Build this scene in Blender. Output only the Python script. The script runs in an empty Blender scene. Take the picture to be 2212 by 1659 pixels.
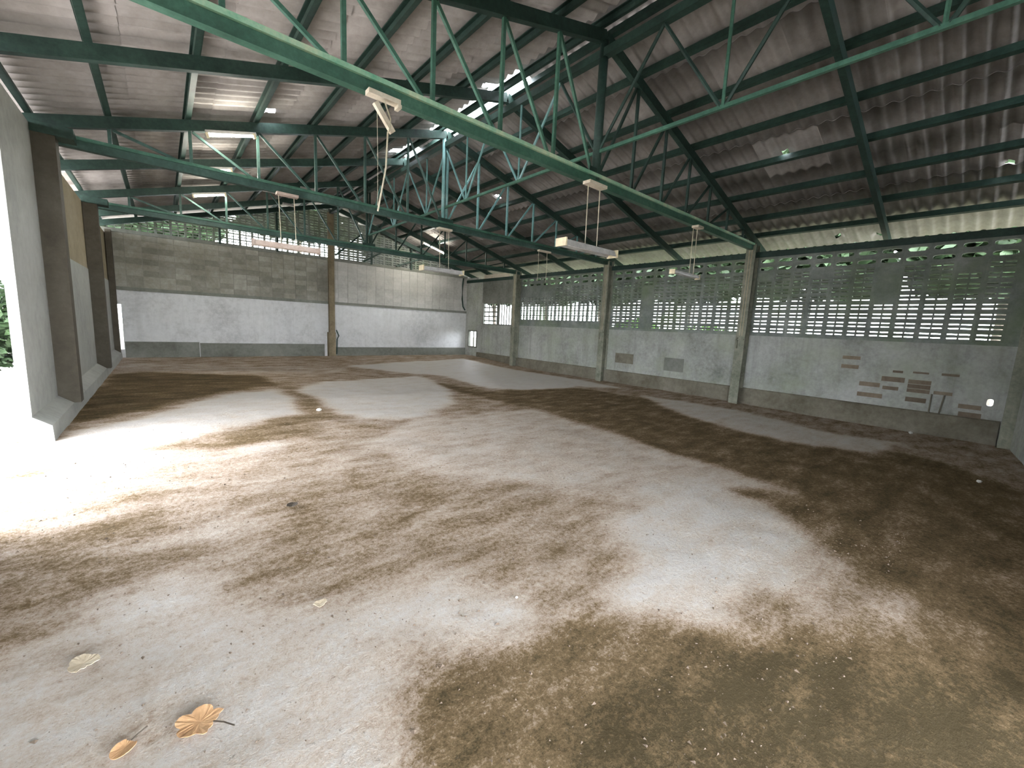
import bpy, math, random
import numpy as np
from mathutils import Vector, Matrix, noise

random.seed(7)
S = bpy.context.scene
COL = S.collection

# ------------------------------------------------------------------ camera
YAW, PITCH, ROLL, FPX = 0.7082, -0.1389, 0.0473, 882.42
cam_d = bpy.data.cameras.new('camera')
cam_d.sensor_width = 36.0
cam_d.lens = FPX / 2212 * 36.0
cam_d.clip_start = 0.05
cam = bpy.data.objects.new('camera', cam_d)
COL.objects.link(cam)
cy, sy, cp, sp = math.cos(YAW), math.sin(YAW), math.cos(PITCH), math.sin(PITCH)
fw = Vector((sy * cp, cy * cp, sp))
rt0 = Vector((cy, -sy, 0))
up0 = rt0.cross(fw)
rt = math.cos(ROLL) * rt0 + math.sin(ROLL) * up0
up = -math.sin(ROLL) * rt0 + math.cos(ROLL) * up0
cam.matrix_world = Matrix(((rt.x, up.x, -fw.x, 0), (rt.y, up.y, -fw.y, 0), (rt.z, up.z, -fw.z, 1.85), (0, 0, 0, 1)))
S.camera = cam

# ------------------------------------------------------------------ light
w = bpy.data.worlds.new('overcast_sky')
S.world = w
w.use_nodes = True
bg = w.node_tree.nodes['Background']
bg.inputs[0].default_value = (0.90, 0.96, 1.04, 1)
bg.inputs[1].default_value = 4.0
sun_d = bpy.data.lights.new('hazy_sun', 'SUN')
sun_d.energy = 0.5
sun_d.angle = math.radians(30)
sun_d.color = (1.0, 0.95, 0.97)
sun = bpy.data.objects.new('hazy_sun', sun_d)
COL.objects.link(sun)
sun.rotation_euler = Vector((0.80, 0.36, -0.74)).to_track_quat('-Z', 'Y').to_euler()
sun.location = (-20, -8, 24)

S.view_settings.view_transform = 'Standard'
S.view_settings.look = 'None'
S.view_settings.gamma = 1.0
S.view_settings.use_curve_mapping = False
S.view_settings.exposure = 3.0
S.cycles.max_bounces = 12
S.cycles.diffuse_bounces = 8
S.cycles.use_denoising = True

# ------------------------------------------------------------------ dimensions (metres)
XL, XR, XC = -1.25, 12.59, 5.58          # left wall, right wall, ridge
F1, F2, F3 = 4.65, 9.44, 14.5            # trusses
M0, M1, M2, M3 = 1.99, 7.11, 11.86, 16.94  # plain rafters between trusses
YB = 18.8                                # back wall
SL = 0.2867                              # roof slope
ZR, ZE = 6.36, 4.35                      # rafter underside at the ridge / the eaves
TH = math.atan(SL)


def zraf(x):
    return ZR - SL * abs(x - XC)


def sst(a, b, x):
    t = min(1, max(0, (x - a) / (b - a)))
    return t * t * (3 - 2 * t)


def fz(x, y):
    l = sst(7, -1, x) * sst(2.5, 7.5, y) * .2
    b = sst(12.5, 18.5, y) * .22
    r = -.05 * sst(8, 12.5, x) * sst(6, 2, y)
    return max(l, b) + r


# ------------------------------------------------------------------ materials
def new_mat(name):
    m = bpy.data.materials.new(name)
    m.use_nodes = True
    nt = m.node_tree
    return m, nt, nt.nodes['Principled BSDF']


def N(nt, t, **kw):
    n = nt.nodes.new(t)
    for k, v in kw.items():
        setattr(n, k, v)
    return n


def ramp(nt, stops, src):
    r = N(nt, 'ShaderNodeValToRGB')
    el = r.color_ramp.elements
    while len(el) > len(stops):
        el.remove(el[-1])
    while len(el) < len(stops):
        el.new(0.5)
    for e, (p, c) in zip(el, stops):
        e.position = p
        e.color = (*c, 1)
    nt.links.new(src, r.inputs[0])
    return r.outputs[0]


def coords(nt, scale=(1, 1, 1), world=True):
    if world:
        src = N(nt, 'ShaderNodeNewGeometry').outputs['Position']
    else:
        src = N(nt, 'ShaderNodeTexCoord').outputs['Object']
    mp = N(nt, 'ShaderNodeMapping')
    mp.inputs['Scale'].default_value = scale
    nt.links.new(src, mp.inputs[0])
    return mp.outputs[0]


def noise_tex(nt, vec, scale, detail=6, rough=.6):
    n = N(nt, 'ShaderNodeTexNoise')
    n.inputs['Scale'].default_value = scale
    n.inputs['Detail'].default_value = detail
    n.inputs['Roughness'].default_value = rough
    nt.links.new(vec, n.inputs['Vector'])
    return n.outputs['Fac']


def mix(nt, fac, a, b, mode='MIX'):
    m = N(nt, 'ShaderNodeMix', data_type='RGBA', blend_type=mode)
    for sock, v in ((m.inputs[0], fac), (m.inputs[6], a), (m.inputs[7], b)):
        if isinstance(v, (int, float)):
            sock.default_value = v
        elif isinstance(v, tuple):
            sock.default_value = (*v, 1)
        else:
            nt.links.new(v, sock)
    return m.outputs[2]


def math_n(nt, op, a, b=0.0, clamp=False):
    m = N(nt, 'ShaderNodeMath', operation=op, use_clamp=clamp)
    for sock, v in ((m.inputs[0], a), (m.inputs[1], b)):
        if isinstance(v, (int, float)):
            sock.default_value = v
        else:
            nt.links.new(v, sock)
    return m.outputs[0]


def bump(nt, bsdf, h, strength=.3, dist=.02):
    b = N(nt, 'ShaderNodeBump')
    b.inputs['Strength'].default_value = strength
    b.inputs['Distance'].default_value = dist
    nt.links.new(h, b.inputs['Height'])
    nt.links.new(b.outputs[0], bsdf.inputs['Normal'])


def stained(name, dark, base, light, big=.7, fine=9, rough=.9, streak=0.0, moss=None, bmp=.25, world=True, rnd=0.0):
    """worn surface: three tones mixed by broad and fine noise, optional run-down streaks and moss"""
    m, nt, bs = new_mat(name)
    v = coords(nt, world=world)
    a = noise_tex(nt, v, big, 8, .65)
    f = noise_tex(nt, v, fine, 6, .7)
    s = math_n(nt, 'ADD', math_n(nt, 'MULTIPLY', a, .65), math_n(nt, 'MULTIPLY', f, .35))
    c = ramp(nt, [(.33, dark), (.5, base), (.68, light)], s)
    if streak:
        vs = coords(nt, (2.6, 2.6, .16), world=world)
        st = noise_tex(nt, vs, 1.6, 5, .7)
        c = mix(nt, math_n(nt, 'MULTIPLY', ramp(nt, [(.5, (0, 0, 0)), (.72, (1, 1, 1))], st), streak), c, dark)
    if moss:
        mo = noise_tex(nt, v, 1.1, 6, .6)
        c = mix(nt, math_n(nt, 'MULTIPLY', ramp(nt, [(.45, (0, 0, 0)), (.7, (1, 1, 1))], mo), .6), c, moss)
    if rnd:
        oi = N(nt, 'ShaderNodeObjectInfo').outputs['Random']
        k = math_n(nt, 'ADD', math_n(nt, 'MULTIPLY', oi, rnd), 1 - rnd / 2)
        hs = N(nt, 'ShaderNodeHueSaturation')
        nt.links.new(k, hs.inputs['Value'])
        nt.links.new(c, hs.inputs['Color'])
        c = hs.outputs[0]
    nt.links.new(c, bs.inputs['Base Color'])
    bs.inputs['Roughness'].default_value = rough
    bs.inputs['Specular IOR Level'].default_value = .25
    if bmp:
        bump(nt, bs, f, bmp, .02)
    return m


def flat(name, c, rough=.6, metal=0.0, emit=None, es=0):
    m, nt, bs = new_mat(name)
    v = coords(nt, world=False)
    f = noise_tex(nt, v, 14, 4)
    nt.links.new(ramp(nt, [(.3, tuple(x * .8 for x in c)), (.7, tuple(min(1, x * 1.12) for x in c))], f), bs.inputs['Base Color'])
    bs.inputs['Roughness'].default_value = rough
    bs.inputs['Metallic'].default_value = metal
    if emit:
        bs.inputs['Emission Color'].default_value = (*emit, 1)
        bs.inputs['Emission Strength'].default_value = es
    return m


MT = {}
MT['plaster_right'] = stained('grey_plaster_with_moss', (.16, .165, .145), (.33, .335, .31), (.47, .47, .445), .8, 10, streak=.5, moss=(.30, .33, .24))
MT['plaster_back'] = stained('pale_cement_render', (.40, .40, .40), (.57, .57, .57), (.66, .66, .66), .5, 8, streak=.35)
MT['plaster_left'] = stained('smooth_grey_render', (.25, .255, .24), (.34, .345, .32), (.41, .41, .39), .6, 7, streak=.1)
MT['brown_render'] = stained('bare_brown_render', (.20, .17, .115), (.29, .245, .165), (.38, .33, .24), .9, 8, streak=.2)
MT['dado'] = stained('damp_cement_band', (.11, .11, .09), (.18, .185, .16), (.25, .25, .22), 1.2, 9)
MT['dado_right'] = stained('dirty_wall_foot', (.09, .08, .055), (.16, .145, .11), (.24, .22, .18), 1.1, 9)
MT['blockwall_dim'] = stained('bare_block_shaded', (.17, .16, .125), (.26, .25, .21), (.37, .36, .32), 1.2, 12, world=True, rnd=.4)  # bare block, its tone darkened for the dim left half
MT['skim_lit'] = stained('skimmed_block_lamplit', (.29, .285, .26), (.42, .41, .385), (.52, .51, .49), .7, 9, world=True, rnd=.14)  # skim coat, with lamp light on the right half put into the tone
MT['mortar'] = stained('dark_mortar', (.17, .16, .135), (.25, .24, .21), (.32, .31, .28), 1.5, 14)
MT['vent'] = stained('weathered_vent_block', (.10, .115, .10), (.19, .21, .19), (.29, .30, .28), 1.2, 11, moss=(.14, .19, .09), world=True, rnd=.2)
MT['brick'] = stained('exposed_brown_brick', (.12, .095, .066), (.175, .138, .10), (.23, .19, .145), 3, 16, world=False, rnd=.5)
MT['roof'] = stained('fibre_cement_sheet', (.21, .186, .172), (.305, .28, .262), (.40, .372, .354), .9, 7, rough=.95, world=True, rnd=.28, bmp=.15)
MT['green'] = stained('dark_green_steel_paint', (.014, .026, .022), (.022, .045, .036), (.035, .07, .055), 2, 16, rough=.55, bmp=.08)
MT['green_lit'] = stained('lit_green_steel_paint', (.03, .075, .053), (.045, .115, .08), (.075, .17, .12), 2, 16, rough=.5, bmp=.08)  # green paint with the light falling on it put into the colour
MT['teal'] = stained('shaded_teal_steel_paint', (.025, .05, .042), (.04, .08, .066), (.075, .125, .105), 2, 16, rough=.5, bmp=.08)  # shade on the farther trusses put into the steel colour
MT['flange'] = stained('pale_green_edge', (.12, .34, .22), (.30, .48, .33), (.6, .62, .42), 2, 14, rough=.5, bmp=.08)  # paler than the chord it runs along
MT['king2'] = stained('skylit_blue_green_pipe', (.08, .17, .16), (.14, .28, .27), (.26, .4, .4), 2, 14, rough=.35, bmp=.08)  # pale tone holds the daylight falling from the ridge gaps
MT['column'] = stained('grey_green_column_paint', (.11, .12, .085), (.22, .225, .175), (.33, .32, .25), 1.5, 12, rough=.7, streak=.5)
MT['stripe'] = stained('pale_weld_edge', (.26, .22, .14), (.38, .33, .23), (.48, .43, .33), 2, 12, rough=.7)
MT['brown_col'] = stained('dark_brown_column', (.05, .042, .03), (.072, .062, .045), (.10, .09, .07), 2, 12, rough=.8)
MT['rust_col'] = stained('rust_brown_column', (.10, .085, .055), (.20, .16, .10), (.30, .25, .17), 1.6, 10, rough=.85, streak=.6)
MT['cream'] = flat('cream_enamel', (.72, .62, .42), .5)
MT['reflector'] = stained('dusty_white_enamel', (.26, .25, .23), (.42, .41, .39), (.55, .54, .52), 4, 20, rough=.5, world=False)
MT['wood'] = stained('pale_batten_wood', (.45, .38, .29), (.62, .55, .44), (.72, .66, .55), 5, 30, world=False)
MT['pink'] = stained('dull_pinkish_enamel', (.33, .26, .22), (.45, .36, .31), (.55, .47, .42), 4, 18, world=False)
MT['cord'] = flat('straw_cord', (.55, .5, .38), .8)
MT['tube'] = flat('lit_fluorescent_tube', (.9, .9, .85), .4, emit=(1.0, .97, .86), es=50)
MT['tube_off'] = flat('unlit_tube', (.8, .8, .8), .25)
MT['leaf_dry'] = stained('dry_orange_leaf', (.42, .24, .12), (.62, .37, .19), (.74, .48, .27), 12, 40, world=False, rough=.7)
MT['leaf_pale'] = stained('pale_dry_leaf', (.5, .4, .27), (.62, .52, .38), (.7, .62, .5), 12, 40, world=False, rough=.7)
MT['leaf_dark'] = flat('dark_brown_leaf', (.06, .045, .03), .8)
MT['pebble'] = flat('pale_cement_chip', (.6, .58, .54), .9)
MT['crumb'] = flat('dark_soil_crumb', (.15, .11, .08), .95)
MT['chip'] = flat('pale_mortar_crumb', (.6, .55, .48), .95)
MT['ground'] = stained('soil_and_short_grass', (.03, .035, .018), (.06, .06, .035), (.1, .095, .06), .4, 4)
MT['yard'] = stained('bright_dry_yard', (.42, .37, .33), (.55, .5, .46), (.66, .62, .58), .4, 4)
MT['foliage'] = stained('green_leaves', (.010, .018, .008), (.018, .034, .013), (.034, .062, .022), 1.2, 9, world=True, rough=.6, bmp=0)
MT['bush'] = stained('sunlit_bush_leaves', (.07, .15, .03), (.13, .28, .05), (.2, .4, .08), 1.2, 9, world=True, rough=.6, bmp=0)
MT['bark'] = stained('tree_bark', (.07, .06, .045), (.12, .1, .08), (.18, .15, .12), 2, 14)

# floor: patch value (0 damp soil, at near right also painted light falloff ... 1 bare pale cement) comes from the mesh attribute
m, nt, bs = new_mat('earth_and_worn_cement')
at = N(nt, 'ShaderNodeAttribute', attribute_name='patch').outputs['Fac']
v = coords(nt)
vs = coords(nt, (1, 2.3, 1))
n1 = noise_tex(nt, vs, 1.7, 10, .68)
n2 = noise_tex(nt, v, 26, 6, .75)
n3 = noise_tex(nt, v, 95, 4, .8)
val = math_n(nt, 'ADD', at, math_n(nt, 'MULTIPLY', math_n(nt, 'SUBTRACT', n1, .5), 1.1))
val = math_n(nt, 'ADD', val, math_n(nt, 'MULTIPLY', math_n(nt, 'SUBTRACT', n2, .5), .9))
val = math_n(nt, 'ADD', val, math_n(nt, 'MULTIPLY', math_n(nt, 'SUBTRACT', n3, .5), .75), clamp=True)
colr = ramp(nt, [(.0, (.07, .053, .028)), (.28, (.175, .122, .066)), (.52, (.385, .30, .232)), (.74, (.50, .43, .36)), (1.0, (.56, .525, .49))], val)
speck = ramp(nt, [(.33, (1, 1, 1)), (.39, (0, 0, 0))], noise_tex(nt, v, 34, 5, .8))
colr = mix(nt, math_n(nt, 'MULTIPLY', speck, .55), colr, (.13, .105, .08))
fleck = ramp(nt, [(.68, (0, 0, 0)), (.73, (1, 1, 1))], noise_tex(nt, vs, 22, 5, .8))
colr = mix(nt, math_n(nt, 'MULTIPLY', fleck, .28), colr, (.50, .45, .38))
nt.links.new(colr, bs.inputs['Base Color'])
rr = N(nt, 'ShaderNodeMapRange')
rr.inputs['From Min'].default_value, rr.inputs['From Max'].default_value = .4, .85
rr.inputs['To Min'].default_value, rr.inputs['To Max'].default_value = .92, .52
nt.links.new(val, rr.inputs['Value'])
nt.links.new(rr.outputs[0], bs.inputs['Roughness'])
sp_ = N(nt, 'ShaderNodeMapRange')
sp_.inputs['From Min'].default_value, sp_.inputs['From Max'].default_value = .35, .85
sp_.inputs['To Min'].default_value, sp_.inputs['To Max'].default_value = .05, .42
nt.links.new(val, sp_.inputs['Value'])
nt.links.new(sp_.outputs[0], bs.inputs['Specular IOR Level'])
bump(nt, bs, math_n(nt, 'ADD', math_n(nt, 'MULTIPLY', n2, .6), math_n(nt, 'ADD', n1, math_n(nt, 'MULTIPLY', n3, .25))), .55, .03)
MT['floor'] = m


# ------------------------------------------------------------------ mesh helpers
class MB:
    def __init__(s):
        s.v, s.f = [], []

    def add(s, vs, fs):
        n = len(s.v)
        s.v += [tuple(p) for p in vs]
        s.f += [tuple(i + n for i in f) for f in fs]
        return s

    def box(s, a, b):
        (x0, y0, z0), (x1, y1, z1) = a, b
        return s.add([(x0, y0, z0), (x1, y0, z0), (x1, y1, z0), (x0, y1, z0), (x0, y0, z1), (x1, y0, z1), (x1, y1, z1), (x0, y1, z1)],
                     [(0, 3, 2, 1), (4, 5, 6, 7), (0, 1, 5, 4), (1, 2, 6, 5), (2, 3, 7, 6), (3, 0, 4, 7)])

    def bar(s, p0, p1, w_, h_, upv=(0, 0, 1)):
        """rectangular bar from p0 to p1, w_ across, h_ along upv"""
        p0, p1 = Vector(p0), Vector(p1)
        d = (p1 - p0).normalized()
        sd = d.cross(Vector(upv))
        if sd.length < 1e-4:
            sd = d.cross(Vector((0, 1, 0)))
        sd.normalize()
        u = sd.cross(d)
        vs = []
        for p in (p0, p1):
            for a, b in ((-1, -1), (1, -1), (1, 1), (-1, 1)):
                vs.append(p + sd * (a * w_ / 2) + u * (b * h_ / 2))
        return s.add(vs, [(0, 1, 2, 3), (7, 6, 5, 4), (0, 4, 5, 1), (1, 5, 6, 2), (2, 6, 7, 3), (3, 7, 4, 0)])

    def tube(s, pts, r, n=8):
        pts = [Vector(p) for p in pts]
        rings = []
        for i, p in enumerate(pts):
            d = (pts[min(i + 1, len(pts) - 1)] - pts[max(i - 1, 0)]).normalized()
            a = d.cross(Vector((0, 0, 1)))
            if a.length < 1e-3:
                a = d.cross(Vector((0, 1, 0)))
            a.normalize()
            b = d.cross(a)
            rr = r[i] if isinstance(r, (list, tuple)) else r
            rings.append([p + a * (rr * math.cos(t)) + b * (rr * math.sin(t)) for t in (2 * math.pi * k / n for k in range(n))])
        vs = [q for R in rings for q in R]
        fs = []
        for i in range(len(pts) - 1):
            for k in range(n):
                fs.append((i * n + k, i * n + (k + 1) % n, (i + 1) * n + (k + 1) % n, (i + 1) * n + k))
        fs.append(tuple(range(n - 1, -1, -1)))
        fs.append(tuple((len(pts) - 1) * n + k for k in range(n)))
        return s.add(vs, fs)

    def prism(s, poly, axis, a, b):
        """extrude a 2-D polygon (in the two other axes) along axis from a to b"""
        n = len(poly)

        def P(q, t):
            return {'x': (t, q[0], q[1]), 'y': (q[0], t, q[1]), 'z': (q[0], q[1], t)}[axis]
        vs = [P(q, a) for q in poly] + [P(q, b) for q in poly]
        fs = [tuple(range(n)), tuple(range(2 * n - 1, n - 1, -1))]
        for i in range(n):
            j = (i + 1) % n
            fs.append((i, i + n, j + n, j))
        return s.add(vs, fs)

    def mesh(s, name, mt, origin=(0, 0, 0), smooth=False):
        me = bpy.data.meshes.new(name)
        o = Vector(origin)
        me.from_pydata([tuple(Vector(p) - o) for p in s.v], [], s.f)
        me.materials.append(MT[mt])
        me.update()
        if smooth:
            for p in me.polygons:
                p.use_smooth = True
        return me


def link(name, me, parent=None, loc=None):
    o = bpy.data.objects.new(name, me)
    COL.objects.link(o)
    if parent:
        o.parent = parent
    if loc is not None:
        o.location = loc
    return o


def wloc(o):
    v = Vector((0, 0, 0))
    while o:
        v += Vector(o.location)
        o = o.parent
    return v


def part(name, mb, mt, parent, smooth=False):
    """mesh built in world coordinates, linked as a child of parent"""
    return link(name, mb.mesh(name, mt, wloc(parent), smooth), parent)


def tag(o, label, cat, group=None):
    o['label'] = label
    o['category'] = cat
    if group:
        o['group'] = group
    return o


def thing(name, loc, label, cat, group=None):
    o = bpy.data.objects.new(name, None)
    o.empty_display_size = .2
    COL.objects.link(o)
    o.location = loc
    return tag(o, label, cat, group)


def solid(name, mb, mt, loc, label, cat, group=None, smooth=False):
    o = link(name, mb.mesh(name, mt, loc, smooth), None, loc)
    return tag(o, label, cat, group)


def struct(name, mb, mt, parent=None):
    o = link(name, mb.mesh(name, mt, wloc(parent) if parent else (0, 0, 0)), parent)
    if not parent:
        o['kind'] = 'structure'
    return o


# ------------------------------------------------------------------ floor
PATCH = [
(0.55,[(-0.94,17.0),(2.96,15.97),(5.02,15.11),(4.71,14.15),(1.38,13.63),(-0.75,15.05)]),
(0.12,[(-1.38,9.55),(-0.89,14.54),(2.01,13.38),(2.11,11.46),(0.63,10.28),(-0.38,8.92),(-1.09,8.32)]),
(0.4,[(-1.05,4.79),(-0.31,4.63),(0.22,4.36),(0.22,3.61),(-0.15,3.59),(-0.52,3.36),(-0.75,3.15),(-1.17,3.2),(-1.66,4.83)]),
(0.52,[(-1.71,4.99),(-1.18,5.48),(-0.17,5.93),(1.37,6.3),(2.34,6.03),(2.0,4.85),(0.8,4.52),(-0.31,4.63),(-1.06,4.83),(-1.66,4.83)]),
(0.42,[(0.96,4.49),(1.9,4.9),(2.3,3.86),(2.4,3.12),(2.15,2.44),(1.49,2.47),(1.09,2.4),(0.79,2.51),(0.48,2.85),(0.32,3.2),(0.48,3.51)]),
(0.95,[(-1.2,7.16),(-0.36,8.27),(0.85,10.1),(1.87,10.71),(1.98,9.02),(1.77,7.9),(0.58,7.17),(-0.13,6.6),(-0.57,6.39),(-1.16,6.39),(-2.09,6.22),(-2.38,7.17)]),
(0.95,[(-1.79,5.25),(-1.22,5.72),(-0.92,6.04),(-0.26,6.4),(0.01,6.09),(-0.17,5.85),(-0.62,5.61),(-1.18,5.48),(-1.74,5.07)]),
(0.85,[(0.09,5.96),(0.26,6.21),(0.42,5.89),(0.91,6.26),(1.27,6.22),(1.06,5.88),(0.46,5.87),(0.11,5.87)]),
(0.3,[(2.11,11.46),(2.56,11.14),(2.48,8.88),(2.46,7.53),(1.4,6.42),(0.48,6.05),(0.13,6.47),(1.06,7.22),(1.84,7.97),(2.05,9.11),(2.11,10.45)]),
(0.95,[(2.41,10.92),(3.34,11.94),(6.65,12.89),(6.63,10.99),(5.16,8.12),(3.5,6.75),(2.58,7.07),(2.46,7.62),(2.48,8.88),(2.36,10.04)]),
(1.0,[(11.19,16.87),(11.46,13.62),(11.84,9.98),(11.54,7.91),(10.38,8.73),(8.33,8.78),(7.29,9.7),(7.58,12.59),(6.3,14.0),(5.19,15.61)]),
(0.2,[(6.49,11.94),(6.93,9.21),(10.13,8.51),(10.41,6.18),(9.52,2.5),(9.69,0.51),(8.96,-0.38),(8.69,-0.5),(4.03,-0.37),(4.8,0.27),(5.17,0.84),(5.37,1.55),(5.63,2.52),(6.33,4.68),(6.51,6.83),(6.08,9.12)]),  # dark right floor: dirt, with light falloff painted in
(0.85,[(10.83,6.75),(11.23,4.02),(10.41,1.92),(10.93,0.86),(9.36,1.06),(8.8,1.72),(8.69,3.06),(9.19,4.47)]),
(0.7,[(3.5,6.75),(6.32,6.62),(6.18,4.57),(5.99,2.29),(5.79,1.43),(5.6,0.54),(5.06,1.45),(4.53,2.27),(3.6,2.59),(3.07,3.55),(2.27,4.36),(2.06,5.65)]),
(0.42,[(6.29,0.84),(6.21,0.24),(6.18,-0.43),(5.64,-0.41),(5.6,0.19),(5.68,0.74)]),
(0.4,[(4.72,0.82),(4.77,0.13),(4.88,-0.39),(4.57,-0.38),(4.4,0.1),(4.28,0.65)]),
(0.88,[(3.15,2.03),(4.29,2.44),(5.01,2.41),(5.41,2.05),(5.01,1.48),(4.83,1.08),(4.37,0.67),(3.67,0.7),(3.33,0.88),(3.07,0.94),(2.76,0.94),(2.64,0.68),(2.54,0.85),(2.46,1.08),(2.25,1.43),(2.22,1.57),(2.89,1.58)]),
(0.2,[(5.2,2.0),(5.9,1.2),(7.5,-.2),(7.0,-1.9),(3.0,-1.9),(2.6,-.6),(3.9,-.35),(4.3,.4),(5.0,1.2)]),  # extends the dark right side, part dirt, part painted falloff
(0.2,[(1.76,1.61),(2.33,1.23),(2.5,0.83),(3.26,0.21),(3.9,-0.37),(3.59,-0.77),(2.47,-0.52),(0.49,1.06),(0.64,1.39),(0.94,1.77),(1.33,1.67)],16),
(0.0,[(2.3,1.05),(2.6,.75),(3.3,.15),(4.2,-.5),(3.59,-1.2),(2.2,-0.52),(1.2,.4),(1.7,.95)],30),  # soft deep dark at the near right: light falloff painted over brown dirt
(0.8,[(-1.06,2.85),(-0.73,3.07),(-0.42,3.34),(-0.15,3.46),(0.16,3.54),(0.3,3.04),(0.78,2.47),(1.23,2.49),(1.52,2.45),(1.72,2.14),(1.77,1.62),(1.33,1.67),(0.95,1.79),(0.78,1.65),(0.64,1.39),(0.45,1.09),(-0.83,2.11)]),
(0.62,[(-0.15,4.23),(0.37,4.18),(0.54,3.89),(0.2,3.73),(-0.1,3.96)]),
]


def inside(px, py, poly):
    r = np.zeros(px.shape, bool)
    n = len(poly)
    for i in range(n):
        x0, y0 = poly[i]
        x1, y1 = poly[(i + 1) % n]
        if y0 == y1:
            continue
        c = ((y0 > py) != (y1 > py)) & (px < (x1 - x0) * (py - y0) / (y1 - y0) + x0)
        r ^= c
    return r


def blur(a, n=1):
    for _ in range(n):
        for ax in (0, 1):
            a = (np.roll(a, 1, ax) + 2 * a + np.roll(a, -1, ax)) / 4
    return a


def make_floor():
    gx = np.arange(-1.5, 12.75, .05)
    gy = np.arange(-1.9, 19.0, .05)
    X, Y = np.meshgrid(gx, gy, indexing='ij')
    wx, wy, hz = np.zeros_like(X), np.zeros_like(X), np.zeros_like(X)
    for i in range(X.shape[0]):
        for j in range(X.shape[1]):
            p = Vector((X[i, j] * 1.6, Y[i, j] * 1.6, 0))
            wx[i, j] = noise.noise(p) + .5 * noise.noise(p * 2.7)
            wy[i, j] = noise.noise(p + Vector((31, 7, 3))) + .5 * noise.noise(p * 2.7 + Vector((5, 1, 2)))
            hz[i, j] = fz(X[i, j], Y[i, j])
    U, V = X + wx * .16, Y + wy * .20
    A = np.full(X.shape, .45)
    for v_, poly, *nb in PATCH:
        k = blur(inside(U, V, poly).astype(float), nb[0] if nb else 7)
        A = A * (1 - k) + v_ * k
    hz = hz + .012 * wx + .010 * (A - .4)
    nx, ny = X.shape
    me = bpy.data.meshes.new('floor')
    vs = np.stack([X, Y, hz], -1).reshape(-1, 3)
    idx = np.arange(nx * ny).reshape(nx, ny)
    q = np.stack([idx[:-1, :-1], idx[1:, :-1], idx[1:, 1:], idx[:-1, 1:]], -1).reshape(-1, 4)
    me.from_pydata(vs.tolist(), [], q.tolist())
    a = me.attributes.new('patch', 'FLOAT', 'POINT')
    a.data.foreach_set('value', A.reshape(-1).astype(np.float32))
    me.materials.append(MT['floor'])
    for p in me.polygons:
        p.use_smooth = True
    o = link('floor', me)
    o['kind'] = 'structure'


make_floor()

# yard outside
struct('ground', MB().box((-40, -40, -.6), (60, 60, -.3)), 'ground')
struct('yard', MB().prism([(-14, -.3), (-1.45, -.3), (-1.45, .03), (-2.2, -.05), (-14, -.22)], 'y', -14, 24), 'yard')
struct('sun_blocker', MB().box((-2.4, -6.5, 3.55), (8.5, -1.65, 3.65)), 'roof')  # slab added behind the camera to keep sun out of the front opening

# unseen lean-to added outside the doorway to cut sky light on the floor
struct('sky_blocker', MB().prism([(-3.5, 3.28), (-1.36, 3.95), (-1.36, 4.0), (-3.5, 3.33)], 'y', 3.2, 11.5), 'roof')

# ------------------------------------------------------------------ walls
# left wall (doorway between y = 4.75 and 7.3)
YD0, YD1 = 4.72, 7.30
wl = MB().box((-1.34, YD1, .1), (XL, 18.8, 2.72)).box((-1.34, -1.75, -.4), (XL, YD0, 4.3)).box((-1.34, YD1, 2.72), (XL, 9.2, 4.3))
wall_left = struct('wall_left', wl, 'plaster_left')
part('bare_render_panel', MB().box((-1.34, 9.2, 2.72), (XL - .012, 18.8, 4.22)), 'brown_render', wall_left)
part('lintel', MB().box((-1.34, YD0, 3.75), (XL, YD1, 4.3)), 'plaster_left', wall_left)
pl = MB().prism([(-1.34, -.1), (-1.07, -.1), (-1.09, .40), (-1.25, .52), (-1.34, .52)], 'y', YD1 - .03, 18.8)
struct('baseboard_left', pl, 'plaster_left')

# back wall
wb = MB().box((-1.02, YB, .5), (XR, YB + .14, 2.46)).box((-1.4, YB, -.2), (XR + .1, YB + .14, .5)).box((-1.4, YB, 1.98), (-1.02, YB + .14, 2.46))
wb.box((-1.4, YB + .02, 2.46), (XR + .1, YB + .14, 4.30))
wall_back = struct('wall_back', wb, 'plaster_back')
part('mortar_bed', MB().box((-1.34, YB + .004, 2.56), (XR, YB + .02, 4.28)), 'mortar', wall_back)
part('ledge', MB().box((-1.34, YB - .035, 2.45), (XR, YB + .03, 2.56)), 'dado', wall_back)
part('top_beam', MB().box((-1.34, YB - .04, 4.28), (XR, YB + .12, 4.39)), 'dado', wall_back)
bw, bh = .42, .196
blk = MB().box((.008, -.016, .006), (bw - .008, .0, bh - .006)).mesh('block', 'blockwall_dim')
blk2 = MB().box((.003, -.016, .003), (bw - .003, .0, bh - .003)).mesh('block', 'skim_lit')
nb = 0
for r in range(9):
    x = XL
    z = 2.56 + r * bh * .975
    while x < XR - .1:
        x0 = max(x, XL)
        if nb < 300 and x0 == x:
            link('block', blk if x < XC - .2 else blk2, wall_back, (x, YB + .006, z))  # left blocks carry the dim tone, right ones the lamplit tone
            nb += 1
        x += bw
bbb = MB().box((-1.0, YB - .03, -.1), (.98, YB, .76)).box((1.0, YB - .026, -.1), (5.3, YB, .73)).box((5.6, YB - .02, -.1), (XR, YB, .60))
struct('baseboard_back', bbb, 'dado')


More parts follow.
